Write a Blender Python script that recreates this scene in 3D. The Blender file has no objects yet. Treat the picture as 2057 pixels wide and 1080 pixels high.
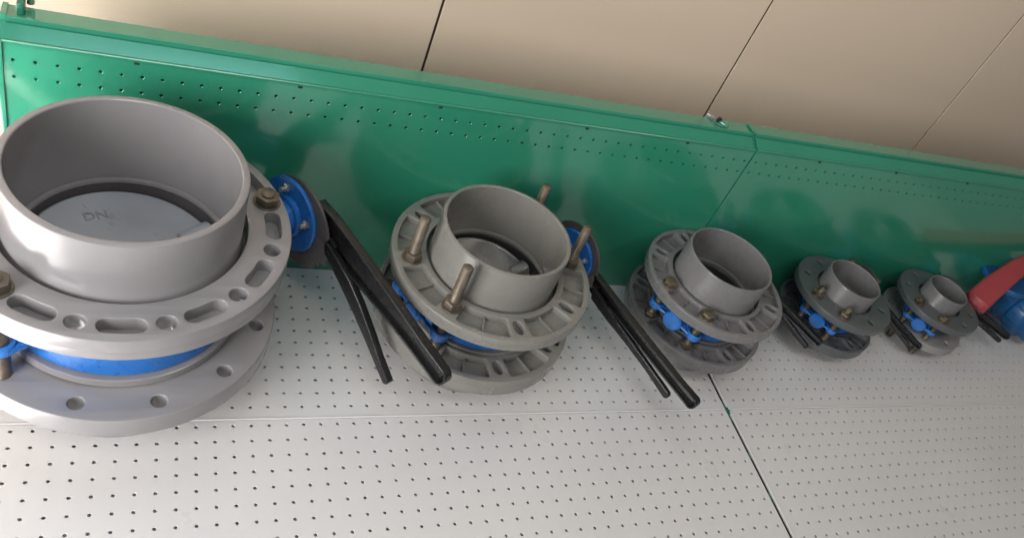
import bpy, bmesh, math, random
from mathutils import Vector, Matrix
random.seed(7)
PI = math.pi
U = 0.001                       # everything below is written in millimetres
SC = bpy.context.scene
COL = SC.collection

# ------------------------------------------------------------------ camera
cam_d = bpy.data.cameras.new('camera'); cam = bpy.data.objects.new('camera', cam_d); COL.objects.link(cam)
Rr = (0.907461, -0.253423, 0.335099); Dd = (0.054329, -0.720116, -0.691724); Ff = (0.416609, 0.645918, -0.639709)
m = Matrix(((Rr[0], -Dd[0], -Ff[0]), (Rr[1], -Dd[1], -Ff[1]), (Rr[2], -Dd[2], -Ff[2])))
cam.matrix_world = Matrix.Translation((-0.11373, -0.720835, 1.036603)) @ m.to_4x4()
cam_d.sensor_width = 36; cam_d.sensor_fit = 'HORIZONTAL'; cam_d.lens = 28.8887
cam_d.clip_start = 0.02; cam_d.clip_end = 60
SC.camera = cam

# ------------------------------------------------------------------ world and lamps
w = bpy.data.worlds.new('World'); SC.world = w; w.use_nodes = True
bg = w.node_tree.nodes['Background']; bg.inputs[0].default_value = (0.90, 0.93, 1.0, 1); bg.inputs[1].default_value = 0.14

def area(name, loc, target, sx, sy, power, col, spread=180):
    d = bpy.data.lights.new(name, 'AREA'); d.shape = 'RECTANGLE'; d.size = sx; d.size_y = sy
    d.energy = power; d.color = col; d.spread = math.radians(spread)
    o = bpy.data.objects.new(name, d); COL.objects.link(o); o.location = loc
    o.rotation_euler = (Vector(target) - Vector(loc)).to_track_quat('-Z', 'Y').to_euler()
    return o
area('window_light', (-1.30, -1.05, 0.80), (0.0, 0.10, 0.15), 0.9, 1.1, 46, (1.0, 0.985, 0.99))
area('ceiling_light', (-0.2, -1.2, 2.5), (0.2, 0.1, 0.0), 1.4, 0.5, 16, (1.0, 0.97, 0.92))
area('ceiling_light', (1.9, -1.5, 2.6), (1.5, 0.1, 0.0), 1.4, 0.4, 10, (1.0, 0.95, 0.88))
area('doorway_light', (-1.25, -0.35, 2.3), (-1.25, -0.35, 0.0), 0.9, 1.1, 760, (1.0, 0.99, 0.97), 16)   # daylight falling on the floor left of the shelves

area('skylight', (-0.05, 0.22, 2.4), (-0.05, 0.22, 0.0), 0.9, 0.4, 4, (0.50, 0.80, 1.0))
sd = bpy.data.lights.new('wall_fill_spot', 'SPOT'); sd.energy = 26; sd.spot_size = math.radians(62); sd.spot_blend = 1.0; sd.shadow_soft_size = 0.15; sd.color = (1.0, 0.96, 0.90)  # added fill brightening the upper wall, fading towards the rail; no known fixture
so_ = bpy.data.objects.new('wall_fill_spot', sd); COL.objects.link(so_); so_.location = (0.9, -0.75, 1.75)
so_.rotation_euler = (Vector((0.95, 0.357, 1.15)) - so_.location).to_track_quat('-Z', 'Y').to_euler()

SC.view_settings.view_transform = 'Standard'
SC.view_settings.look = 'None'
SC.view_settings.exposure = 0.0
SC.view_settings.gamma = 1.0
SC.view_settings.use_curve_mapping = False

# ------------------------------------------------------------------ materials
def mat(name, col, rough=0.5, metal=0.0, var=0.10, scale=9.0, bump=0.0, bscale=60.0, coat=0.0, wear=None, spec=0.5, rvar=0.08):
    mt = bpy.data.materials.new(name); mt.use_nodes = True
    nt = mt.node_tree; N = nt.nodes; Lk = nt.links; b = N['Principled BSDF']
    b.inputs['Roughness'].default_value = rough; b.inputs['Metallic'].default_value = metal
    b.inputs['Coat Weight'].default_value = coat; b.inputs['Coat Roughness'].default_value = 0.12
    b.inputs['Specular IOR Level'].default_value = spec
    tc = N.new('ShaderNodeTexCoord')
    n1 = N.new('ShaderNodeTexNoise'); n1.inputs['Scale'].default_value = scale; n1.inputs['Detail'].default_value = 6
    Lk.new(tc.outputs['Object'], n1.inputs['Vector'])
    rp = N.new('ShaderNodeValToRGB')
    rp.color_ramp.elements[0].position = 0.3; rp.color_ramp.elements[1].position = 0.72
    rp.color_ramp.elements[0].color = (*[c * (1 - var) for c in col], 1)
    rp.color_ramp.elements[1].color = (*[min(1, c * (1 + var)) for c in col], 1)
    Lk.new(n1.outputs['Fac'], rp.inputs['Fac'])
    out = rp.outputs['Color']
    if wear:
        n2 = N.new('ShaderNodeTexNoise'); n2.inputs['Scale'].default_value = wear[1]; n2.inputs['Detail'].default_value = 9
        n2.inputs['Roughness'].default_value = 0.7
        Lk.new(tc.outputs['Object'], n2.inputs['Vector'])
        r2 = N.new('ShaderNodeValToRGB'); r2.color_ramp.elements[0].position = wear[2] - (wear[3] if len(wear) > 3 else 0); r2.color_ramp.elements[1].position = wear[2] + 0.1 + (wear[3] if len(wear) > 3 else 0)
        Lk.new(n2.outputs['Fac'], r2.inputs['Fac'])
        mx = N.new('ShaderNodeMixRGB'); Lk.new(r2.outputs['Color'], mx.inputs['Fac']); Lk.new(out, mx.inputs['Color1'])
        mx.inputs['Color2'].default_value = (*wear[0], 1); out = mx.outputs['Color']
    Lk.new(out, b.inputs['Base Color'])
    mr = N.new('ShaderNodeMapRange'); n3 = N.new('ShaderNodeTexNoise'); n3.inputs['Scale'].default_value = scale * 3.1; n3.inputs['Detail'].default_value = 5
    Lk.new(tc.outputs['Object'], n3.inputs['Vector']); Lk.new(n3.outputs['Fac'], mr.inputs['Value'])
    mr.inputs['From Min'].default_value = 0.3; mr.inputs['From Max'].default_value = 0.7
    mr.inputs['To Min'].default_value = max(0.02, rough - rvar); mr.inputs['To Max'].default_value = min(1, rough + rvar)
    Lk.new(mr.outputs['Result'], b.inputs['Roughness'])
    if bump:
        n4 = N.new('ShaderNodeTexNoise'); n4.inputs['Scale'].default_value = bscale; n4.inputs['Detail'].default_value = 4
        Lk.new(tc.outputs['Object'], n4.inputs['Vector'])
        bp = N.new('ShaderNodeBump'); bp.inputs['Strength'].default_value = bump; bp.inputs['Distance'].default_value = 0.002
        Lk.new(n4.outputs['Fac'], bp.inputs['Height']); Lk.new(bp.outputs['Normal'], b.inputs['Normal'])
    return mt

M = dict(
    shelf=mat('white_enamel', (0.66, 0.64, 0.625), 0.34, 0, 0.03, 3, 0.04, 5, wear=((0.47, 0.45, 0.41), 14, 0.68)),
    green=mat('green_enamel', (0.028, 0.245, 0.145), 0.18, 0, 0.06, 3, 0.03, 3.5, coat=1.0, wear=((0.035, 0.25, 0.15), 11, 0.66)),
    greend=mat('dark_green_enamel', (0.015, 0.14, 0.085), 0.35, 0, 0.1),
    dark=mat('dark_recess', (0.010, 0.011, 0.010), 0.8),
    wall=mat('beige_wall_panel', (0.61, 0.49, 0.375), 0.33, 0, 0.03, 1.2, 0.02, 2, rvar=0.03),
    groove=mat('wall_groove', (0.03, 0.022, 0.015), 0.9),
    floor=mat('floor_tile', (0.55, 0.54, 0.53), 0.4),
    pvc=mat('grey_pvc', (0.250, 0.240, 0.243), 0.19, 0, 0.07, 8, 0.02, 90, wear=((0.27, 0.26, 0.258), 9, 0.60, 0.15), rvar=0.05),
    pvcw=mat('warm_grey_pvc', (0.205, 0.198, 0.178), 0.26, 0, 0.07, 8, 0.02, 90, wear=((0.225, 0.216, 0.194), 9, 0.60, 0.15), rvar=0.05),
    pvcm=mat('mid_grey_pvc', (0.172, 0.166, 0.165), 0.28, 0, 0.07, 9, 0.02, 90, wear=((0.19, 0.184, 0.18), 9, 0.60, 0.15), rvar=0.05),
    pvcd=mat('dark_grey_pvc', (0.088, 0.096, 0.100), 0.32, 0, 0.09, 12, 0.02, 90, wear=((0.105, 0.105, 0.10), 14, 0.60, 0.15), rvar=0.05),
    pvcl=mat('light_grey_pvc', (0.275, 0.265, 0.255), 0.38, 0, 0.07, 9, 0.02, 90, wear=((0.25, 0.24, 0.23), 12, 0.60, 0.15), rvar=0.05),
    blue=mat('blue_epoxy', (0.020, 0.155, 0.50), 0.28, 0, 0.12, 14, 0.12, 40, coat=0.3),
    blues=mat('blue_plastic', (0.012, 0.10, 0.26), 0.36, 0, 0.12, 14),
    red=mat('red_plastic', (0.36, 0.05, 0.055), 0.42, 0, 0.08, 10, 0.08, 30),
    black=mat('black_lacquer', (0.014, 0.014, 0.014), 0.30, 0, 0.25, 30, 0.25, 70, wear=((0.05, 0.05, 0.048), 60, 0.70)),
    rubber=mat('black_rubber', (0.018, 0.017, 0.018), 0.55),
    rubberg=mat('dusty_rubber', (0.085, 0.078, 0.080), 0.6),
    notch=mat('bare_grey_plate', (0.12, 0.11, 0.105), 0.55, 0.25, 0.15, 30, 0.1, 120),
    bolt=mat('zinc_bolt', (0.185, 0.155, 0.12), 0.45, 0.7, 0.25, 60, 0.2, 200, wear=((0.16, 0.10, 0.06), 70, 0.58)),
    boltd=mat('dull_bolt', (0.20, 0.17, 0.12), 0.5, 0.7, 0.3, 60, 0.2, 200, wear=((0.07, 0.05, 0.035), 60, 0.5)),
    screw=mat('bright_screw', (0.62, 0.60, 0.55), 0.28, 0.9),
    disc=mat('dusty_cast_disc', (0.47, 0.48, 0.51), 0.5, 0.3, 0.16, 9, 0.25, 40, wear=((0.34, 0.335, 0.345), 17, 0.60)),
    discm=mat('polished_disc', (0.50, 0.49, 0.47), 0.22, 0.75, 0.1, 18),
    steel=mat('grey_steel', (0.30, 0.30, 0.29), 0.5, 0.7),
)

# ------------------------------------------------------------------ mesh helpers (mm in, metres out)
def finish(name, bm, mt, parent=None, smooth=35, xf=None):
    if xf is not None: bm.transform(xf)
    bmesh.ops.recalc_face_normals(bm, faces=bm.faces[:])
    me = bpy.data.meshes.new(name); bm.to_mesh(me); bm.free()
    me.transform(Matrix.Scale(U, 4))
    for p in me.polygons: p.use_smooth = True
    me.set_sharp_from_angle(angle=math.radians(smooth))
    me.materials.append(mt if not isinstance(mt, str) else M[mt])
    o = bpy.data.objects.new(name, me); COL.objects.link(o)
    if parent: o.parent = parent
    return o

def tag(o, label=None, cat=None, group=None, kind=None):
    if label: o['label'] = label
    if cat: o['category'] = cat
    if group: o['group'] = group
    if kind: o['kind'] = kind
    return o

def empty(name, loc, rz=0.0):
    o = bpy.data.objects.new(name, None); COL.objects.link(o); o.empty_display_size = 0.05
    o.location = Vector(loc) * U; o.rotation_euler = (0, 0, rz); return o

def lathe(bm, prof, seg=96, xf=None):
    """closed (r, z) loop revolved about z"""
    rings = []
    for i in range(seg):
        a = 2 * PI * i / seg
        rings.append([bm.verts.new((r * math.cos(a), r * math.sin(a), z)) for r, z in prof])
    n = len(prof)
    for i in range(seg):
        A, B = rings[i], rings[(i + 1) % seg]
        for j in range(n):
            k = (j + 1) % n
            try: bm.faces.new((A[j], B[j], B[k], A[k]))
            except ValueError: pass
    if xf is not None:
        bmesh.ops.transform(bm, matrix=xf, verts=[v for R in rings for v in R])
    return bm

def ringprof(r0, r1, z0, z1, c=1.2):
    return [(r0, z0 + c), (r0 + c, z0), (r1 - c, z0), (r1 - c*.3, z0 + c*.3), (r1, z0 + c), (r1, z1 - c), (r1 - c*.3, z1 - c*.3), (r1 - c, z1), (r0 + c, z1), (r0, z1 - c)]

def cyl(bm, r, z0, z1, seg=32, xf=None, c=0.8, r2=None):
    r2 = r if r2 is None else r2
    rows = [(r - c, z0), (r, z0 + c), (r2, z1 - c), (r2 - c, z1)]
    rr = [[bm.verts.new((q * math.cos(2*PI*i/seg), q * math.sin(2*PI*i/seg), z)) for i in range(seg)] for q, z in rows]
    for a in range(3):
        for i in range(seg):
            j = (i + 1) % seg
            bm.faces.new((rr[a][i], rr[a][j], rr[a+1][j], rr[a+1][i]))
    bm.faces.new(rr[0][::-1]); bm.faces.new(rr[-1])
    if xf is not None: bmesh.ops.transform(bm, matrix=xf, verts=[v for R in rr for v in R])
    return bm

def box(bm, x0, x1, y0, y1, z0, z1, c=0.0, xf=None):
    r = bmesh.ops.create_cube(bm, size=1)
    bmesh.ops.transform(bm, matrix=Matrix.Translation(((x0+x1)/2, (y0+y1)/2, (z0+z1)/2)) @ Matrix.Diagonal((x1-x0, y1-y0, z1-z0, 1)), verts=r['verts'])
    vs = r['verts']
    if c:
        es = list({e for v in vs for e in v.link_edges})
        q = bmesh.ops.bevel(bm, geom=es, offset=c, segments=2, affect='EDGES', profile=0.5)
        vs = list({v for f in q['faces'] for v in f.verts} | {v for v in vs if v.is_valid})
    if xf is not None: bmesh.ops.transform(bm, matrix=xf, verts=vs)
    return bm

def circle(cx, cy, r, n=24, rx=None, rot=0.0):
    rx = r if rx is None else rx
    out = []
    for i in range(n):
        a = 2*PI*i/n; x = rx*math.cos(a); y = r*math.sin(a)
        out.append((cx + x*math.cos(rot) - y*math.sin(rot), cy + x*math.sin(rot) + y*math.cos(rot)))
    return out

def arcslot(R, a0, a1, w, n=10, cr=1.0):
    """oblong slot along an arc with rounded ends; angles in degrees at the end centres"""
    pts = []
    for i in range(n + 1):
        a = math.radians(a0 + (a1 - a0) * i / n); pts.append(((R + w/2)*math.cos(a), (R + w/2)*math.sin(a)))
    for s in range(1, 6):
        a = math.radians(a1); t = PI * s / 6
        rr = R + w/2*math.cos(t); q = w/2*math.sin(t)
        pts.append((rr*math.cos(a) - q*math.sin(a), rr*math.sin(a) + q*math.cos(a)))
    for i in range(n + 1):
        a = math.radians(a1 + (a0 - a1) * i / n); pts.append(((R - w/2)*math.cos(a), (R - w/2)*math.sin(a)))
    for s in range(1, 6):
        a = math.radians(a0); t = PI * s / 6
        rr = R - w/2*math.cos(t); q = -w/2*math.sin(t)
        pts.append((rr*math.cos(a) - q*math.sin(a), rr*math.sin(a) + q*math.cos(a)))
    return pts

def sector(r0, r1, a0, a1, n=8, c=3.0):
    """annular pocket with small cut corners"""
    da0 = math.degrees(c / r0); da1 = math.degrees(c / r1)
    P = lambda r, a: (r*math.cos(math.radians(a)), r*math.sin(math.radians(a)))
    pts = [P(r1 - c, a0), P(r1 - c*.3, a0 + da1*.3)]
    pts += [P(r1, a0 + da1 + (a1 - a0 - 2*da1)*i/n) for i in range(n + 1)]
    pts += [P(r1 - c*.3, a1 - da1*.3), P(r1 - c, a1), P(r0 + c, a1), P(r0 + c*.3, a1 - da0*.3)]
    pts += [P(r0, a1 - da0 - (a1 - a0 - 2*da0)*i/n) for i in range(n + 1)]
    pts += [P(r0 + c*.3, a0 + da0*.3), P(r0 + c, a0)]
    return pts

def plate(loops, z0, z1, bev=0.0, res=2):
    """flat plate with holes: outline loops -> thick mesh in a bmesh (mm)"""
    cu = bpy.data.curves.new('tmp', 'CURVE'); cu.dimensions = '2D'; cu.fill_mode = 'BOTH'
    for L in loops:
        sp = cu.splines.new('POLY'); sp.points.add(len(L) - 1)
        for i, (x, y) in enumerate(L): sp.points[i].co = (x, y, 0, 1)
        sp.use_cyclic_u = True
    cu.extrude = max(0.001, (z1 - z0)/2 - bev); cu.bevel_depth = bev; cu.bevel_resolution = res; cu.offset = -bev
    ob = bpy.data.objects.new('tmp', cu); COL.objects.link(ob)
    dg = bpy.context.evaluated_depsgraph_get(); dg.update()
    me = bpy.data.meshes.new_from_object(ob.evaluated_get(dg))
    bm = bmesh.new(); bm.from_mesh(me); bmesh.ops.remove_doubles(bm, verts=bm.verts[:], dist=0.01)
    bpy.data.objects.remove(ob); bpy.data.curves.remove(cu); bpy.data.meshes.remove(me)
    bm.transform(Matrix.Translation((0, 0, (z0 + z1)/2)))
    return bm

def merge(a, b):
    me = bpy.data.meshes.new('t'); b.to_mesh(me); b.free(); a.from_mesh(me); bpy.data.meshes.remove(me); return a

def tube(bm, pts, r, seg=12, closed=False):
    n = len(pts); P = [Vector(p) for p in pts]; rings = []
    up = Vector((0, 0, 1))
    for i in range(n):
        a = P[(i - 1) % n] if (closed or i > 0) else P[i]; b = P[(i + 1) % n] if (closed or i < n - 1) else P[i]
        t = (b - a).normalized(); s = t.cross(up)
        if s.length < 1e-3: s = t.cross(Vector((1, 0, 0)))
        s.normalize(); q = s.cross(t)
        rings.append([bm.verts.new(P[i] + (s*math.cos(2*PI*k/seg) + q*math.sin(2*PI*k/seg))*r) for k in range(seg)])
    for i in range(n if closed else n - 1):
        A, B = rings[i], rings[(i + 1) % n]
        for k in range(seg):
            j = (k + 1) % seg; bm.faces.new((A[k], A[j], B[j], B[k]))
    if not closed: bm.faces.new(rings[0][::-1]); bm.faces.new(rings[-1])
    return bm

def rx(deg): return Matrix.Rotation(math.radians(deg), 4, 'X')
def ry(deg): return Matrix.Rotation(math.radians(deg), 4, 'Y')
def rz(deg): return Matrix.Rotation(math.radians(deg), 4, 'Z')
def T(x, y, z): return Matrix.Translation((x, y, z))

# ------------------------------------------------------------------ room behind and below
fb = bmesh.new(); box(fb, -4000, 5000, -4000, 512, -420, -400)
tag(finish('floor', fb, 'floor'), kind='structure')
wl = empty('wall', (0, 517, 0))
for i in range(-5, 8):
    x0 = 331 + 619*i
    b = bmesh.new(); box(b, x0 + 2.4, x0 + 619 - 2.4, 0, 16, -398, 2600, 1.0); finish('wall_panel', b, 'wall', wl, 10)
b = bmesh.new(); box(b, -2500, 4700, 3, 18.5, -398, 2600); finish('backing', b, 'groove', wl)
tag(wl, 'beige wall of wide panels with thin dark upright joints above the green shelving', 'wall')

# ------------------------------------------------------------------ perforated sheets
def perforated(x0, x1, y0, y1, xs, ys, r, t=1.4, rim=0.5, rows_ok=None, jit=0.0):
    """sheet in z=0 facing +z with real holes at xs*ys; returns bmesh"""
    bm = bmesh.new()
    bx = [x0] + [(xs[i] + xs[i+1])/2 for i in range(len(xs)-1)] + [x1]
    by = [y0] + [(ys[i] + ys[i+1])/2 for i in range(len(ys)-1)] + [y1]
    cache = {}
    def V(x, y, z=0.0):
        k = (round(x, 3), round(y, 3), round(z, 3))
        if k not in cache: cache[k] = bm.verts.new((x, y, z))
        return cache[k]
    for i, hx in enumerate(xs):
        for j, hy in enumerate(ys):
            ax, bx_, ay, by_ = bx[i], bx[i+1], by[j], by[j+1]
            sq = [(bx_, hy), (bx_, by_), (hx, by_), (ax, by_), (ax, hy), (ax, ay), (hx, ay), (bx_, ay)]
            if rows_ok and not rows_ok(hx, hy):
                bm.faces.new([V(*q) for q in sq]); continue
            dirs = [(1,0),(1,1),(0,1),(-1,1),(-1,0),(-1,-1),(0,-1),(1,-1)]
            N = 16; h0 = []; h1 = []; h2 = []
            for k in range(N):
                a = 2*PI*k/N
                h0.append(bm.verts.new((hx + (r+rim)*math.cos(a), hy + (r+rim)*math.sin(a), 0)))
                h1.append(bm.verts.new((hx + r*math.cos(a), hy + r*math.sin(a), -rim*0.8)))
                h2.append(bm.verts.new((hx + r*math.cos(a), hy + r*math.sin(a), -t)))
            for k in range(8):
                kk = (k + 1) % 8
                bm.faces.new((V(*sq[k]), V(*sq[kk]), h0[(2*k+2) % N], h0[2*k+1], h0[2*k]))
            for k in range(N):
                kk = (k + 1) % N
                bm.faces.new((h0[k], h0[kk], h1[kk], h1[k])); bm.faces.new((h1[k], h1[kk], h2[kk], h2[k]))
    return bm

def shelf_board(name, x0, x1, y0, y1, xs, ys, roll_front=False, roll_left=False, zoff=0.0):
    bm = perforated(x0, x1, y0, y1, xs, ys, 2.35)
    # folded edges all round
    for (xa, xb, ya, yb) in ((x0, x1, y0 - 1.2, y0 - 0.01), (x0, x1, y1 + 0.01, y1 + 1.2), (x0 - 1.2, x0 - 0.01, y0 - 1.2, y1 + 1.2), (x1 + 0.01, x1 + 1.2, y0 - 1.2, y1 + 1.2)):
        box(bm, xa, xb, ya, yb, -26, 0.0)
    if roll_front: tube(bm, [(x0, y0 + 0.3, -0.4), (x1, y0 + 0.3, -0.4)], 1.9, 12)
    if roll_left:
        box(bm, x0 - 4.0, x0 - 1.3, y0, y1, -22, 0.9, 0.7)
    o = finish(name, bm, 'shelf', None, 14); o.location.z = zoff*U
    return o
xl = [1.0 + 24.85*i for i in range(-11, 37)]
xr = [939.2 + 24.75*i for i in range(0, 48)]
yr = [7.0 + 24.6*i for i in range(0, 12)]
yf = [-25.0*i for i in range(17, 0, -1)]
rear_l = shelf_board('shelf_board', -281, 907, -13.5, 295, xl, yr, True)
tag(rear_l, 'white perforated rear shelf board under the two largest grey valves', 'shelf board', 'white perforated shelf boards')
front_l = shelf_board('shelf_board', -281, 907, -440, -17.2, xl, yf)
tag(front_l, 'bare white perforated front shelf board at lower left, left of the dark gap', 'shelf board', 'white perforated shelf boards')
rear_r = shelf_board('shelf_board', 920.5, 2114, -13.5, 295, xr, yr, True, True)
tag(rear_r, 'white perforated rear shelf board under the two smallest grey valves', 'shelf board', 'white perforated shelf boards')
front_r = shelf_board('shelf_board', 920.5, 2114, -440, -17.2, xr, yf, False, True)
tag(front_r, 'bare white perforated front shelf board at lower right, right of the dark gap', 'shelf board', 'white perforated shelf boards')

# pale tray added under the boards so their holes look less dark
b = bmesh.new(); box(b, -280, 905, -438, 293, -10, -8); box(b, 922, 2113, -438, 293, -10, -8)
ut = finish('hole_backing_sheet', b, mat('hole_backing_grey', (0.55, 0.55, 0.54), 0.6)); tag(ut, 'added grey sheet below the perforated boards, seen only through their holes', 'panel')

# bracket in the dark gap between the bays
br = empty('shelf_bracket', (911.7, -15, -3.2))
b = bmesh.new(); box(b, -3.6, 3.6, -420, 305, -30, 0, 0.5); finish('arm', b, 'greend', br)
for k, (ya, yb) in enumerate(((92, 60), (52, 22), (-22, -92), (-104, -172), (-184, -262), (-274, -350), (60, 84))):
    if k == 6: continue
    b = bmesh.new(); box(b, -3.3, 3.3, yb, ya, -0.4, 0.35, 0.1); finish('slot', b, 'dark', br)
b = bmesh.new(); box(b, -3.8, 3.8, -9, 5, -2, 4.0, 0.6); finish('clip', b, 'greend', br)
tag(br, 'green slotted bracket in the narrow gap between the left and right shelf boards', 'bracket')

# ------------------------------------------------------------------ green back panels and their top rails
def back_panel(x0, x1, hx, slots):
    bm = bmesh.new()
    zt = 373.0
    xs = hx; ys = [57.0, 81.0, 200.0, 320.5, 345.5]
    ok = lambda x, y: y > 300
    p = perforated(x0, x1, -2, 367, xs, ys, 2.1, rows_ok=ok)
    merge(bm, p)
    bm.transform(Matrix(((1, 0, 0, 0), (0, 0, -1, 297), (0, 1, 0, 0), (0, 0, 0, 1))))
    # folded top: groove, then rolled lip
    box(bm, x0, x1, 297.6, 300.5, 366.5, 369.2)
    tube(bm, [(x0, 297.4, 371.3), (x1, 297.4, 371.3)], 2.0, 12)
    for xa, xb in ((x0 - 1.0, x0 - 0.01), (x1 + 0.01, x1 + 1.0)):
        box(bm, xa, xb, 296.9, 315, -2, 371)
    for s in slots:
        pass
    o = finish('back_panel', bm, 'green', None, 14)
    for s in slots:
        b = bmesh.new(); box(b, s - 3.2, s + 3.2, 296.6, 298.5, 364.2, 367.6, 0.3); finish('slot', b, 'dark', o)
    # tray behind the holes
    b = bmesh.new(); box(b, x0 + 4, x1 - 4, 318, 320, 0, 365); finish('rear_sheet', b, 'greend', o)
    return o
gl = back_panel(-279, 909.5, [-267.5 + 24.85*i for i in range(0, 48)], (-126, 86, 298, 556, 760))
tag(gl, 'glossy green perforated back panel behind the three largest valves', 'back panel', 'green back panels')
gr = back_panel(915, 2110, [927 + 24.7*i for i in range(0, 48)], (1070, 1277, 1490, 1700))
tag(gr, 'glossy green perforated back panel behind the two smallest grey valves and the red handled one', 'back panel', 'green back panels')

def rail(x0, x1):
    prof = [(299.5, 370.5), (300.2, 372.8), (320.5, 383.2), (321.6, 380.0), (323.6, 380.0), (324.2, 389.2), (325.8, 389.8), (327.0, 387.6), (356.2, 387.6), (356.2, 378), (299.5, 362)]
    bm = bmesh.new()
    A = [bm.verts.new((x0, y, z)) for y, z in prof]; B = [bm.verts.new((x1, y, z)) for y, z in prof]
    n = len(prof)
    for i in range(n): bm.faces.new((A[i], A[(i+1) % n], B[(i+1) % n], B[i]))
    bm.faces.new(A[::-1]); bm.faces.new(B)
    return finish('top_rail', bm, 'green', None, 20)
tag(rail(-277, 906.5), 'long green top rail over the left back panel, against the beige wall', 'rail', 'green top rails')
tag(rail(915.5, 2110), 'green top rail over the right back panel, beyond the joint', 'rail', 'green top rails')

def upright(x, label, end=False):
    u = empty('upright_post', (x, 300, 0))
    b = bmesh.new(); box(b, -2.6 if not end else -7, 2.6 if not end else -0.2, 4 if not end else -6, 40, -390, 371, 0.8)
    finish('post', b, 'green', u)
    b = bmesh.new()
    pr = [(-0.5, 369.5), (24, 383), (26, 391.5), (54, 391.5), (54, 365), (-0.5, 360)]
    w_ = 1.6 if not end else 5
    A = [b.verts.new((-w_, y, z)) for y, z in pr]; B = [b.verts.new((w_ if not end else 1.5, y, z)) for y, z in pr]
    for i in range(6): b.faces.new((A[i], A[(i+1) % 6], B[(i+1) % 6], B[i]))
    b.faces.new(A[::-1]); b.faces.new(B)
    finish('cap', b, 'green', u, 20)
    tag(u, label, 'post', 'green shelving uprights'); return u
upright(911, 'green upright post showing as a narrow seam between the two back panels')
ul = upright(-278, 'green upright post at the far left end of the shelving', True)

# small fittings on the top rails
hk = empty('wall_hook', (830, 350, 389))
b = bmesh.new(); box(b, -9, 9, -2.2, 2.2, 0, 7, 1.2, xf=T(-6, 4, 0) @ rz(-38)); finish('bracket', b, 'steel', hk)
b = bmesh.new(); cyl(b, 4.5, 0, 8, 20, T(8, -3, 0) @ rx(20)); finish('head', b, 'dark', hk)
tag(hk, 'small bright metal hook with dark head where a wall joint meets the rail', 'hook')
tb = empty('rail_tab', (846, 340, 388))
b = bmesh.new(); box(b, -8, 10, -8, 8, 0, 6, 1.5, xf=rz(-48)); finish('tab', b, 'green', tb)
b = bmesh.new(); box(b, -12, 6, -13, -9, 0, 3, 0.8, xf=rz(-48)); finish('slot', b, 'greend', tb)
tag(tb, 'small green tab on the top rail just right of the metal hook', 'tab')
lk = empty('end_lug', (-262, 345, 388))
b = bmesh.new(); box(b, -4, 4, -10, 12, 0, 16, 1.0); finish('tab', b, 'greend', lk)
b = bmesh.new(); cyl(b, 5, 0, 12, 20, T(9, 14, 4)); finish('pin', b, 'screw', lk)
tag(lk, 'bright pin and dark slotted lug on the left end of the rail', 'lug')

# ------------------------------------------------------------------ flanged butterfly valves
def nut(bm, R, h, xf):
    b = plate([[(R*math.cos(PI/3*i), R*math.sin(PI/3*i)) for i in range(6)]], 0, h, R*0.07, 1)
    b.transform(xf); return merge(bm, b)

def thread(bm, r, z0, z1, pitch, x, y, seg=18):
    """bolt shank with real thread rings"""
    prof = []; z = z0
    rows = [(r*0.98, z0)]
    while z + pitch < z1 - 1:
        rows += [(r, z + pitch*0.25), (r*0.86, z + pitch*0.75)]; z += pitch
    rows += [(r*0.97, z1 - 1.2), (r*0.82, z1)]
    rr = [[bm.verts.new((x + q*math.cos(2*PI*i/seg), y + q*math.sin(2*PI*i/seg), zz)) for i in range(seg)] for q, zz in rows]
    for a in range(len(rr) - 1):
        for i in range(seg):
            j = (i + 1) % seg; bm.faces.new((rr[a][i], rr[a][j], rr[a+1][j], rr[a+1][i]))
    bm.faces.new(rr[0][::-1]); bm.faces.new(rr[-1]); return bm

def flange(style, R, rin, z0, z1, c, n, off, rb, mt, parent, top=True, name='flange'):
    """flat ring with bolt holes; style 'slots', 'pockets' or 'plain'"""
    outer = circle(0, 0, R, 160); inner = circle(0, 0, rin, 96)
    step = 360.0 / n; H = z1 - z0
    s = R / 165.0
    holes = []; pock = []
    for k in range(n):
        a = math.radians(off + step*k)
        if style == 'slots':
            holes.append(circle(rb*math.cos(a), rb*math.sin(a), 11.5, 24, 10.5, a))
            pock.append(arcslot(rb - 0.5, off + step*(k + .5) - 5.2, off + step*(k + .5) + 5.2, 20.5))
        elif style == 'holes':
            holes.append(circle(rb*math.cos(a), rb*math.sin(a), 9.5, 24))
        elif style == 'pockets':
            holes.append(circle(rb*math.cos(a), rb*math.sin(a), 8.5*s, 24, 13.5*s, a))
            d = step/2 - math.degrees(math.asin(15.5*s/rb))
            pock.append(sector(rin + 10*s, R - 9.5*s, off + step*(k + .5) - d, off + step*(k + .5) + d))
        else:
            holes.append(circle(rb*math.cos(a), rb*math.sin(a), 8.5*s, 20, 12*s, a))
    if style in ('slots', 'pockets'):
        dep = H*0.62 if style == 'slots' else min(H*0.62, 16*s)
        bm = plate([outer, inner] + holes + pock, z1 - dep, z1, 1.1)
        merge(bm, plate([circle(0, 0, R - 0.35, 160), circle(0, 0, rin + .3, 96)] + holes, z0, z1 - dep + 1.2, 0.9))
        if style == 'pockets':      # low rib across every pocket
            for k in range(n):
                box(bm, rin + 9*s, R - 9*s, -1.3*s, 1.3*s, z1 - dep - 1, z1 - dep*0.45, 0.5, xf=rz(off + step*(k + .5)))
    else:
        bm = plate([outer, inner] + holes, z0, z1, 1.6, 3)
    return finish(name, bm, mt, parent, 32)

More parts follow.
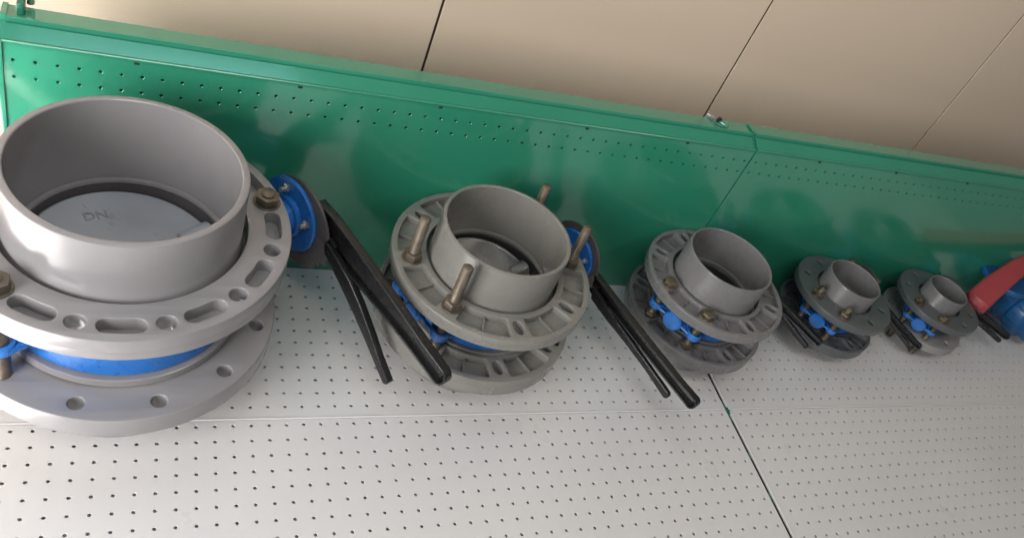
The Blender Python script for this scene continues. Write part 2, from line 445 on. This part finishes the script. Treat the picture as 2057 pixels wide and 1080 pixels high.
def lever_outline(L, w0, w1, drop, bow=0.0):
    """closed outline in (t, z): root at t=0, round tip at t=-L"""
    top = []; bot = []
    n = 14
    for i in range(n + 1):
        u = i/n; t = -u*L; zc = drop*u + bow*math.sin(PI*u); wd = w0 + (w1 - w0)*min(1, u*1.25)
        top.append((t, zc + wd/2)); bot.append((t, zc - wd/2))
    tip = []
    for s in range(1, 8):
        a = PI*s/8; tip.append((-L - w1/2*math.sin(a), drop + w1/2*math.cos(a)))
    return top + tip + bot[::-1]

def valve(cfg):
    g = cfg
    cx, cy = g['c']; zb = g['zb']; th = g['neck']
    root = empty('flanged_butterfly_valve', (cx, cy, 0))
    R, Rp, wallt = g['R'], g['Rp'], g['wt']
    lo0, lo1 = zb, zb + g['lo']; b0, b1 = zb + g['body0'], zb + g['body1']; f0, f1 = zb + g['f0'], zb + g['f1']; rim = zb + g['rim']
    rb = g['rb']; mid = (b0 + b1)/2; s = R/165.0
    pv = g['pvc']; plo = g.get('pvclow', pv)
    # pipe stubs: upper one open, lower one standing on the shelf
    bm = bmesh.new(); lathe(bm, [(Rp - wallt, b1 + 6), (Rp - wallt, rim - 1.2), (Rp - wallt + 1.2, rim), (Rp - 2.2, rim), (Rp - 0.7, rim - 0.8), (Rp, rim - 2.4),
        (Rp, f1 - 6), (Rp + 1.5, f1 - 9), (Rp + 3, f0 + 3), (Rp + 3, f0 - 1), (Rp + 8*s, f0 - 3), (Rp + 8*s, b1 + 0.3), (Rp - wallt - 4*s, b1 + 0.3), (Rp - wallt - 4*s, b1 + 5)], 128)
    finish('upper_pipe', bm, g.get('ppvc', pv), root)
    bm = bmesh.new(); lathe(bm, [(Rp - wallt, 1), (Rp - wallt + 1, 0), (Rp - 1.5, 0), (Rp, 1.5), (Rp, lo0 - 2), (Rp + 3, lo0 + 2), (Rp + 3, lo1 + 1), (Rp + 11*s, lo1 + 2.5), (Rp + 11*s, b0 - 1.2), (Rp + 10*s, b0 - 0.3), (Rp - wallt, b0 - 0.3)], 128)
    finish('lower_pipe', bm, plo, root)
    rin = Rp + g.get('gap', 6)*1.0
    flange(g['style'], R, rin, f0, f1, 1, g['n'], g['off'], rb, pv, root, name='upper_flange')
    flange(g.get('lstyle', g['style']), R, rin, lo0, lo1, 1, g['n'], g['off'], rb, plo, root, name='lower_flange')
    # iron body
    bi = Rp - wallt - g.get('bin', 7)*s; bo = Rp + 5*s
    bm = bmesh.new(); lathe(bm, [(bi + 6*s, b0 + 2), (bi + 8*s, b0), (bo - 2, b0), (bo, b0 + 2), (bo, b0 + 7*s), (bo - 2*s, b0 + 12*s), (bo - 2*s, b1 - 12*s), (bo, b1 - 7*s), (bo, b1 - 2), (bo - 2, b1), (bi + 8*s, b1), (bi + 6*s, b1 - 2)], 112)
    # ears round the bolts next to the lower boss and the neck
    st = 360.0/g['n']
    ear_r = g.get('ear', 15)*s
    for base in (th + 180, th):
        for sg in (-1, 1):
            a = math.radians(base + sg*st/2)
            ex, ey = rb*math.cos(a), rb*math.sin(a)
            e = plate([circle(ex, ey, ear_r, 28), circle(ex, ey, ear_r - 6*s, 28)], mid - g.get('eh', 8)*s, mid + g.get('eh', 8)*s, 2.2*s, 2); merge(bm, e)
            # web back to the body, either side of the loop
            for q in (-1, 1):
                a2 = a + q*math.radians(st*0.30)
                p0 = Vector((ex, ey, mid)) + Vector((-math.sin(a), math.cos(a), 0))*q*(ear_r - 2.5*s)
                p1 = Vector(((bo - 4)*math.cos(a2), (bo - 4)*math.sin(a2), mid))
                pm = (p0 + p1)/2 + Vector((math.cos(a), math.sin(a), 0))*1.5*s
                tube(bm, [p0, pm, p1], 4.2*s, 10)
        # outer web joining each pair of ears past the boss
        aa = [math.radians(base + v) for v in (-st/2, -st/4, 0, st/4, st/2)]
        rr_ = [rb + ear_r*0.75, rb + ear_r*0.15, rb - ear_r*0.1, rb + ear_r*0.15, rb + ear_r*0.75]
        tube(bm, [((rr_[i])*math.cos(aa[i]), rr_[i]*math.sin(aa[i]), mid) for i in range(5)], 3.4*s, 10)
    # bottom boss (rounded) and neck
    bs = g.get('boss', 17)*s
    cyl(bm, bs, bo - 10, rb + 9*s, 32, T(0, 0, mid) @ rz(th + 180) @ ry(90), c=3.5*s)
    cyl(bm, bs*1.15, bo - 10, g['dist'] - 6, 32, T(0, 0, mid) @ rz(th) @ ry(90), c=1)
    finish('body', bm, 'blue', root, 40)
    # rubber seat and disc
    so = bi + 7*s
    bm = bmesh.new(); lathe(bm, [(bi, mid - 14*s), (bi - 2.5*s, mid), (bi, mid + 14*s), (bi, b1 - 3), (bi + 4, b1 + 2.5), (so + 2.5*s, b1 + 2.5), (so + 3*s, b1 - 2), (so, b0 + 2), (bi + 4, b0 + 1), (bi, b0 + 4)], 96)
    finish('seat_ring', bm, g['seat'], root)
    D = empty('disc_dummy', (0, 0, 0)); bpy.data.objects.remove(D)
    rd = bi - 1.5*s
    mdd = mid + g.get('dz', 0); X = T(0, 0, mdd) @ rz(th) @ rx(g['open'])
    bm = bmesh.new(); lathe(bm, [(0.01, -5*s), (rd*0.6, -4.5*s), (rd - 3, -3*s), (rd, -1.5*s), (rd, 1.5*s), (rd - 3*s, 4*s), (rd*0.88, 3.2*s), (rd*0.6, 5.5*s), (0.01, 7*s)], 96)
    bmesh.ops.remove_doubles(bm, verts=bm.verts[:], dist=0.05)
    for sg in (-1, 1):
        cyl(bm, 11*s, rd*0.62, rd*1.0, 28, rz(0 if sg > 0 else 180) @ ry(90), c=2*s, r2=15*s)
    tube(bm, [(-rd*.6, 0, 2*s), (0, 0, 3*s), (rd*.6, 0, 2*s)], 7.5*s, 14)
    tube(bm, [(0, -rd*.85, 1*s), (0, 0, 2.5*s), (0, rd*.85, 1*s)], 3.6*s, 10)
    bm.transform(X)
    dk = finish('disc', bm, g['disc'], root, 30)
    if g['disc'] == 'discm':
        bm = bmesh.new(); lathe(bm, [(rd - 4.5*s, 2*s), (rd - 4.2*s, 4.8*s), (rd - 2*s, 5.2*s), (rd + 0.2, 3.2*s), (rd + 0.3, 1*s)], 96); bm.transform(X)
        finish('disc_rim', bm, 'screw', dk, 50)
    if g.get('mark'):
        cu = bpy.data.curves.new('mk', 'FONT'); cu.body = 'DN'; cu.size = 20; cu.extrude = 0.8; cu.align_x = 'CENTER'; cu.resolution_u = 3; cu.offset = 0.3
        ob = bpy.data.objects.new('mk', cu); COL.objects.link(ob)
        dg = bpy.context.evaluated_depsgraph_get(); dg.update()
        me = bpy.data.meshes.new_from_object(ob.evaluated_get(dg)); bm = bmesh.new(); bm.from_mesh(me)
        bpy.data.objects.remove(ob); bpy.data.curves.remove(cu)
        bm.transform(T(0, 0, mdd) @ rz(th) @ rx(g['open']) @ T(1, 72, 6.6) @ rz(-th + 19))
        finish('raised_mark', bm, mat('worn_cast_letters', (0.33, 0.33, 0.345), 0.6, 0.2), dk)
    # bolts
    br_ = g['br']
    for a_, zlo, zhi, kind in g['bolts']:
        a = math.radians(a_); x, y = rb*math.cos(a), rb*math.sin(a)
        bm = bmesh.new(); thread(bm, br_, zlo + 1, zhi, br_*0.32, x, y)
        bo_ = finish('bolt', bm, g.get('bm', 'bolt'), root, 60)
        bm = bmesh.new(); nz = f1 + 0.4
        cyl(bm, br_*1.95, nz - 0.3, nz + 1.6, 28, T(x, y, 0), c=0.4)
        nut(bm, br_*1.72, br_*g.get('nh', 1.5), T(x, y, nz + 1.8) @ rz(random.uniform(0, 60)))
        finish('nut', bm, g.get('bm', 'bolt'), bo_, 30)
        bm = bmesh.new(); nut(bm, br_*1.72, br_*1.25, T(x, y, lo0 - 1 - br_*1.3) @ rz(random.uniform(0, 60)))
        finish('bolt_head', bm, g.get('bm', 'bolt'), bo_, 30)
        if g.get('midnut'):
            bm = bmesh.new(); nut(bm, br_*1.6, br_*1.2, T(x, y, lo1 + 1) @ rz(random.uniform(0, 60))); finish('nut', bm, g.get('bm', 'bolt'), bo_, 30)
    # operator: mounting plate, notched plate, lever, trigger; local frame X' = neck, Y' = t
    A = T(0, 0, mid) @ rz(th)                      # x along the neck, y = t, z up
    PL = A @ Matrix(((0, 0, 1, 0), (1, 0, 0, 0), (0, 1, 0, 0), (0, 0, 0, 1)))   # plate (u, v, w) -> (w along the neck, u = t, v = z)
    d = g['dist']; pr = g['pr']
    bm = plate([circle(0, 0, pr, 64)], d - 7, d, 1.5, 2); bm.transform(PL)
    b2 = bmesh.new(); cyl(b2, bs*1.5, d - 15, d - 6, 32, None, c=2); b2.transform(A @ ry(90) @ rz(0)); merge(bm, b2)
    pb = finish('mounting_plate', bm, 'blue', root, 35)
    for aa_ in g['screws']:
        a = math.radians(aa_); bm = bmesh.new(); q = pr*0.76
        nut(bm, 6.2*g['os'], 5*g['os'], PL @ T(q*math.cos(a), q*math.sin(a), d - 7 - 5.2*g['os']))
        b2 = bmesh.new(); cyl(b2, 3.6*g['os'], 0, 12*g['os'], 16, PL @ T(q*math.cos(a), q*math.sin(a), d - 7 - 12*g['os']), c=.5); merge(bm, b2)
        finish('screw', bm, 'screw', pb, 30)
    # notched plate: sector with teeth pointing to the lever
    NR = g['nr']; out = []
    for i in range(0, 60):
        a = 2*PI*i/60; da = abs((math.degrees(a) - g['na'] + 180) % 360 - 180)
        rr_ = NR*(1.12 if da < 12 else 1.0)
        if da < 30 and (i % 2 == 0): rr_ -= NR*0.10
        out.append((rr_*math.cos(a) + g.get('nc', (0, 0))[0], rr_*math.sin(a) + g.get('nc', (0, 0))[1]))
    bm = plate([out], d + 0.6, d + 5, 0.6, 1); bm.transform(PL); finish('notched_plate', bm, 'notch', root, 30)
    # lever: pressed channel
    th_l = g['lt']; L = g['L']; w0, w1 = g['lw']
    if 'lup' in g:
        up, dn = g['lup'], g['ldn']; (tx_, tz_), (bx_, bz_) = up[-1], dn[-1]
        mx_, mz_ = (tx_ + bx_)/2, (tz_ + bz_)/2; hv = Vector((tx_ - mx_, tz_ - mz_)); fw = Vector((-abs(hv.y), hv.x if hv.y > 0 else -hv.x))
        tip = [(mx_ + hv.x*math.cos(PI*q/8) + fw.x*math.sin(PI*q/8)*0.9, mz_ + hv.y*math.cos(PI*q/8) + fw.y*math.sin(PI*q/8)*0.9) for q in range(1, 8)]
        ol = list(up) + tip + list(dn)[::-1]
    else:
        ol = lever_outline(L, w0, w1, g['drop'], g.get('bow', 0))
        ol = [(a + g.get('lroot', 0), b_ + g.get('lz', 0)) for a, b_ in ol]
    # inner pocket outline, offset inwards
    def inset(poly, k):
        n = len(poly); res = []
        for i in range(n):
            p0, p1, p2 = Vector(poly[i-1]), Vector(poly[i]), Vector(poly[(i+1) % n])
            e1 = (p1 - p0).normalized(); e2 = (p2 - p1).normalized(); nn = (Vector((-e1.y, e1.x)) + Vector((-e2.y, e2.x)))
            if nn.length < 1e-4: nn = Vector((-e1.y, e1.x))
            nn.normalize(); res.append(tuple(p1 + nn*k))
        return res
    area2 = sum(ol[i-1][0]*ol[i][1] - ol[i][0]*ol[i-1][1] for i in range(len(ol)))
    inn = inset(ol, 3.2*g['os'] if area2 > 0 else -3.2*g['os'])
    d1 = d + 6
    bm = plate([ol, inn], d1, d1 + th_l, 1.0, 2); merge(bm, plate([ol], d1 + th_l - 3, d1 + th_l + 0.5, 0.8, 1))
    merge(bm, plate([[(q[0], q[1]) for q in inset(ol, (9 if area2 > 0 else -9)*g['os'])]], d1 + th_l*0.45, d1 + th_l - 2, 1.4, 2))
    hb = bmesh.new(); cyl(hb, w0*0.55, 0, th_l + 6, 28, None, c=2)
    hb.transform(PL @ T(g.get('lroot', 0)*0.0, 0, d1)); bm.transform(PL); merge(bm, hb)
    lv = finish('lever', bm, 'black', root, 35)
    # trigger: narrower bar hinged under the lever
    t0, z0_, t1, z1_ = g['trig']; tw0, tw1 = g['tw']; n = 10; pts_t = []; pts_b = []
    dv = Vector((t1 - t0, z1_ - z0_)); Lt = dv.length; e = dv.normalized(); nr = Vector((-e.y, e.x))
    for i in range(n + 1):
        u = i/n; wd = tw0 + (tw1 - tw0)*min(1, u*2.2); c_ = Vector((t0, z0_)) + e*Lt*u + nr*g.get('tbow', 0)*math.sin(PI*u)
        pts_t.append(tuple(c_ + nr*wd/2)); pts_b.append(tuple(c_ - nr*wd/2))
    tip = [tuple(Vector((t1, z1_)) + nr*tw1/2*math.cos(PI*q/8) + e*tw1/2*math.sin(PI*q/8)) for q in range(1, 8)]
    oo = pts_t + tip + pts_b[::-1]
    if 'tup' in g:
        up, dn = g['tup'], g['tdn']; (tx_, tz_), (bx_, bz_) = up[-1], dn[-1]
        mx_, mz_ = (tx_ + bx_)/2, (tz_ + bz_)/2; hv = Vector((tx_ - mx_, tz_ - mz_)); fw = Vector((-hv.y, hv.x))
        tip = [(mx_ + hv.x*math.cos(PI*q/8) + fw.x*math.sin(PI*q/8)*0.9, mz_ + hv.y*math.cos(PI*q/8) + fw.y*math.sin(PI*q/8)*0.9) for q in range(1, 8)]
        oo = list(up) + tip + list(dn)[::-1]
    bm = plate([oo], d1 - g.get('toff', 3), d1 + th_l*0.42, 1.6*g['os'], 2)
    # teeth at the root
    for q in range(3):
        c_ = Vector((t0, z0_)) - e*4*g['os'] + nr*(q - 1)*tw0*0.32
        merge(bm, plate([[tuple(c_ - e*7*g['os']), tuple(c_ + nr*tw0*.13 + e*8*g['os']), tuple(c_ - nr*tw0*.13 + e*8*g['os'])]], d1 - 1, d1 + 5, 0.5, 1))
    pv_ = Vector((t0, z0_)) + e*Lt*0.30
    b2 = bmesh.new(); cyl(b2, 5*g['os'], 0, th_l + 4, 18, T(pv_.x, pv_.y, d1 - 4), c=1); merge(bm, b2)
    bm.transform(PL); finish('trigger', bm, 'black', lv, 35)
    root.rotation_euler = (g.get('tx', 0), g.get('ty', 0), 0)
    tag(root, g['label'], 'valve', 'row of grey flanged butterfly valves by size')
    return root

V = [
 dict(c=(-126, 97.3), zb=95.7, neck=31, R=198, Rp=136.3, wt=9.5, lo=33, body0=47, body1=130, f0=149, f1=181.6, rim=263, gap=7, bin=2, dz=14,
      rb=176, style='slots', lstyle='holes', n=12, off=16, pvc='pvc', seat='rubberg', disc='disc', open=5, mark=True, br=9.5, nh=1.2,
      bolts=[(16, 90, 295, 0), (46, 90, 295, 0), (-134, 90, 293, 0), (-164, 90, 293, 0)], dist=262, pr=60, screws=(75, -35, 160), os=1.15, nr=74, na=190, nc=(-13, -8),
      lt=14, L=318, lw=(46, 26), drop=-44, lz=36, lroot=-30, trig=(-84, -2, -262, -122), tw=(42, 17), tbow=10,
      lup=[(-40, 54), (-80, 51), (-114, 44), (-179, 30), (-240, 16), (-300, 1), (-344, -8)], ldn=[(-50, 4), (-80, -6), (-118, -12), (-165, -17), (-204, -20), (-245, -25), (-285, -31), (-338, -41)],
      tup=[(-78, 10), (-110, 0), (-145, -14), (-176, -34), (-208, -60), (-244, -92), (-270, -112)], tdn=[(-82, -11), (-108, -25), (-131, -38), (-168, -60), (-202, -82), (-236, -106), (-261, -124)], toff=6, boss=19, eh=6,
      label='largest grey flanged valve at the far left, wide open pipe over a dusty pale disc'),
 dict(c=(398.8, 131.3), zb=77.9, neck=24.5, R=164, Rp=103.2, wt=6.5, lo=34, body0=40, body1=102, f0=108, f1=129.6, rim=200.7, gap=6, bin=4, dz=9,
      rb=136, style='pockets', n=8, off=2, pvc='pvcw', seat='rubber', disc='discm', open=7, br=8.2,
      bolts=[(2, 70, 290, 0), (47, 70, 290, 0), (-178, 70, 290, 0), (-133, 70, 290, 0)], dist=216, pr=50, screws=(40, 150, -60), os=1.0, nr=62, na=200,
      lt=14, L=325, lw=(40, 25), drop=-36, lz=8, trig=(-70, -24, -290, -66), tw=(26, 15), tbow=4,
      lup=[(-34, 8), (-53, 0), (-117, -8), (-202, -18), (-284, -27), (-330, -30)], ldn=[(-40, -26), (-80, -29), (-140, -33), (-200, -40), (-254, -46), (-322, -53)],
      tup=[(-66, -18), (-110, -28), (-160, -38), (-220, -48), (-286, -60)], tdn=[(-74, -42), (-120, -50), (-167, -54), (-230, -63), (-284, -75)],
      label='second largest grey flanged valve, with four long studs rising round its pipe'),
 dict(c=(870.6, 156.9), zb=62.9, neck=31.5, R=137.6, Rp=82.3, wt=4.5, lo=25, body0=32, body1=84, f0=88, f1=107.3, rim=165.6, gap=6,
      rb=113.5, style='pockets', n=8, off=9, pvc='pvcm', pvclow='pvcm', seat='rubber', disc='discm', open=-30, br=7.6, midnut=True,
      nh=0.9, bm='boltd', bolts=[(9, 55, 176, 0), (54, 55, 176, 0), (-171, 55, 177, 0), (-126, 55, 177, 0)], dist=186, pr=36, screws=(70, 150, -60), os=0.85, nr=44, na=200,
      lt=12, L=203, lw=(24, 15), drop=-24, lz=-15, trig=(-50, -22, -190, -62), tw=(16, 10), ear=17, boss=23,
      label='middle grey flanged valve of the row, pocketed flange with two low nuts in front'),
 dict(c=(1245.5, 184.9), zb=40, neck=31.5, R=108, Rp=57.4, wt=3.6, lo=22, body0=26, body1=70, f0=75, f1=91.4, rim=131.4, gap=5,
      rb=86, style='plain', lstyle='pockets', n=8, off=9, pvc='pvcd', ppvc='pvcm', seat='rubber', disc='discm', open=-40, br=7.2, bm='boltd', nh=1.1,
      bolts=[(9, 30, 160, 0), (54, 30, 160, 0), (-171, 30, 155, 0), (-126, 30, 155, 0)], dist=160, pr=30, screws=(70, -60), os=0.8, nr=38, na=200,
      lt=9, L=188, lw=(22, 14), drop=-36, lz=-8, trig=(-50, -18, -178, -58), tw=(15, 9), ear=17, boss=26,
      label='fourth valve in the row, plain dark flange with two bolt ends beside its pipe'),
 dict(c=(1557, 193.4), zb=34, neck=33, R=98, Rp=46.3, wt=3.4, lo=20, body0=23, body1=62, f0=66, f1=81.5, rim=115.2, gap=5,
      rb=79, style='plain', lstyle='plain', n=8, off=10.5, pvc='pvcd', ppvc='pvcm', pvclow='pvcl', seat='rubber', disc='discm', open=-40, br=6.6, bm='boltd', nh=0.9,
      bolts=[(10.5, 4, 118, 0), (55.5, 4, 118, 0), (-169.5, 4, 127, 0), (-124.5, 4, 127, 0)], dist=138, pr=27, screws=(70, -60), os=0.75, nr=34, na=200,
      lt=10, L=172, lw=(26, 18), drop=-6, lz=0, trig=(-48, -12, -168, -24), tw=(18, 11), ear=17, boss=27,
      label='smallest grey flanged valve, standing beside the red handled blue valve'),
]
for g in V: valve(g)

# ------------------------------------------------------------------ blue plastic valve with a red handle
def red_valve():
    root = empty('ball_valve', (1925, 238, 0))
    # two union ends lying in line, the open one faces the front
    ax = T(0, 0, 74) @ rz(8) @ rx(90)               # z axis -> -y
    bm = bmesh.new()
    lathe(bm, [(34, 20), (34, 84), (38, 88), (50, 88), (55, 84), (55, 60), (62, 56), (66, 50), (66, 20), (60, 12), (60, -20), (66, -26), (66, -46), (60, -52), (34, -52)], 64, ax)
    o = finish('body', bm, 'blues', root, 35)
    bm = bmesh.new()
    for k in range(18):
        for za, zc in ((22, 50), (-44, -28)):
            bm2 = bmesh.new(); box(bm2, 65, 69, -3, 3, za, zc, 1.0, xf=ax @ rz(20*k)); finish('grip_rib', bm2, 'blues', o, 35)
    bm.free()
    bm = bmesh.new(); cyl(bm, 30, 40, 96, 40, T(-18, 4, 40), c=3); finish('stem_housing', bm, 'blues', root)
    bm = bmesh.new(); lathe(bm, [(28, 86), (28, 20), (33, 20), (33, 86)], 48, ax); finish('bore_sleeve', bm, 'blue', root)
    bm = bmesh.new(); cyl(bm, 62, 0, 15, 40, T(-95, 22, 125) @ ry(0), c=4); finish('rear_cap', bm, 'blues', root)
    return root
rv = red_valve()
# the red bar handle rises from its low front end
def bar(root, pts, w, h, mt, name):
    bm = bmesh.new(); P = [Vector(p) for p in pts]; rings = []
    for i, p in enumerate(P):
        t = (P[min(i+1, len(P)-1)] - P[max(i-1, 0)]).normalized(); s = t.cross(Vector((0, 0, 1))).normalized(); u = s.cross(t)
        ww = w[i]/2; hh = h[i]/2; c = min(ww, hh)*0.25
        q = [(-ww, -hh + c), (-ww + c, -hh), (ww - c, -hh), (ww, -hh + c), (ww, hh - c), (ww - c, hh), (-ww + c, hh), (-ww, hh - c)]
        rings.append([bm.verts.new(p + s*a + u*b_) for a, b_ in q])
    for i in range(len(P) - 1):
        for k in range(8):
            j = (k + 1) % 8; bm.faces.new((rings[i][k], rings[i][j], rings[i+1][j], rings[i+1][k]))
    bm.faces.new(rings[0][::-1]); bm.faces.new(rings[-1])
    return finish(name, bm, mt, root, 35)
bar(rv, [(-255, -52, 110), (-246, -47, 114), (-190, -20, 138), (-110, 12, 175), (20, 38, 215), (110, 56, 225)], [30, 56, 54, 44, 42, 42], [16, 36, 38, 32, 28, 24], 'red', 'handle')
tag(rv, 'blue plastic valve with a red bar handle at the right edge of the photo', 'valve')
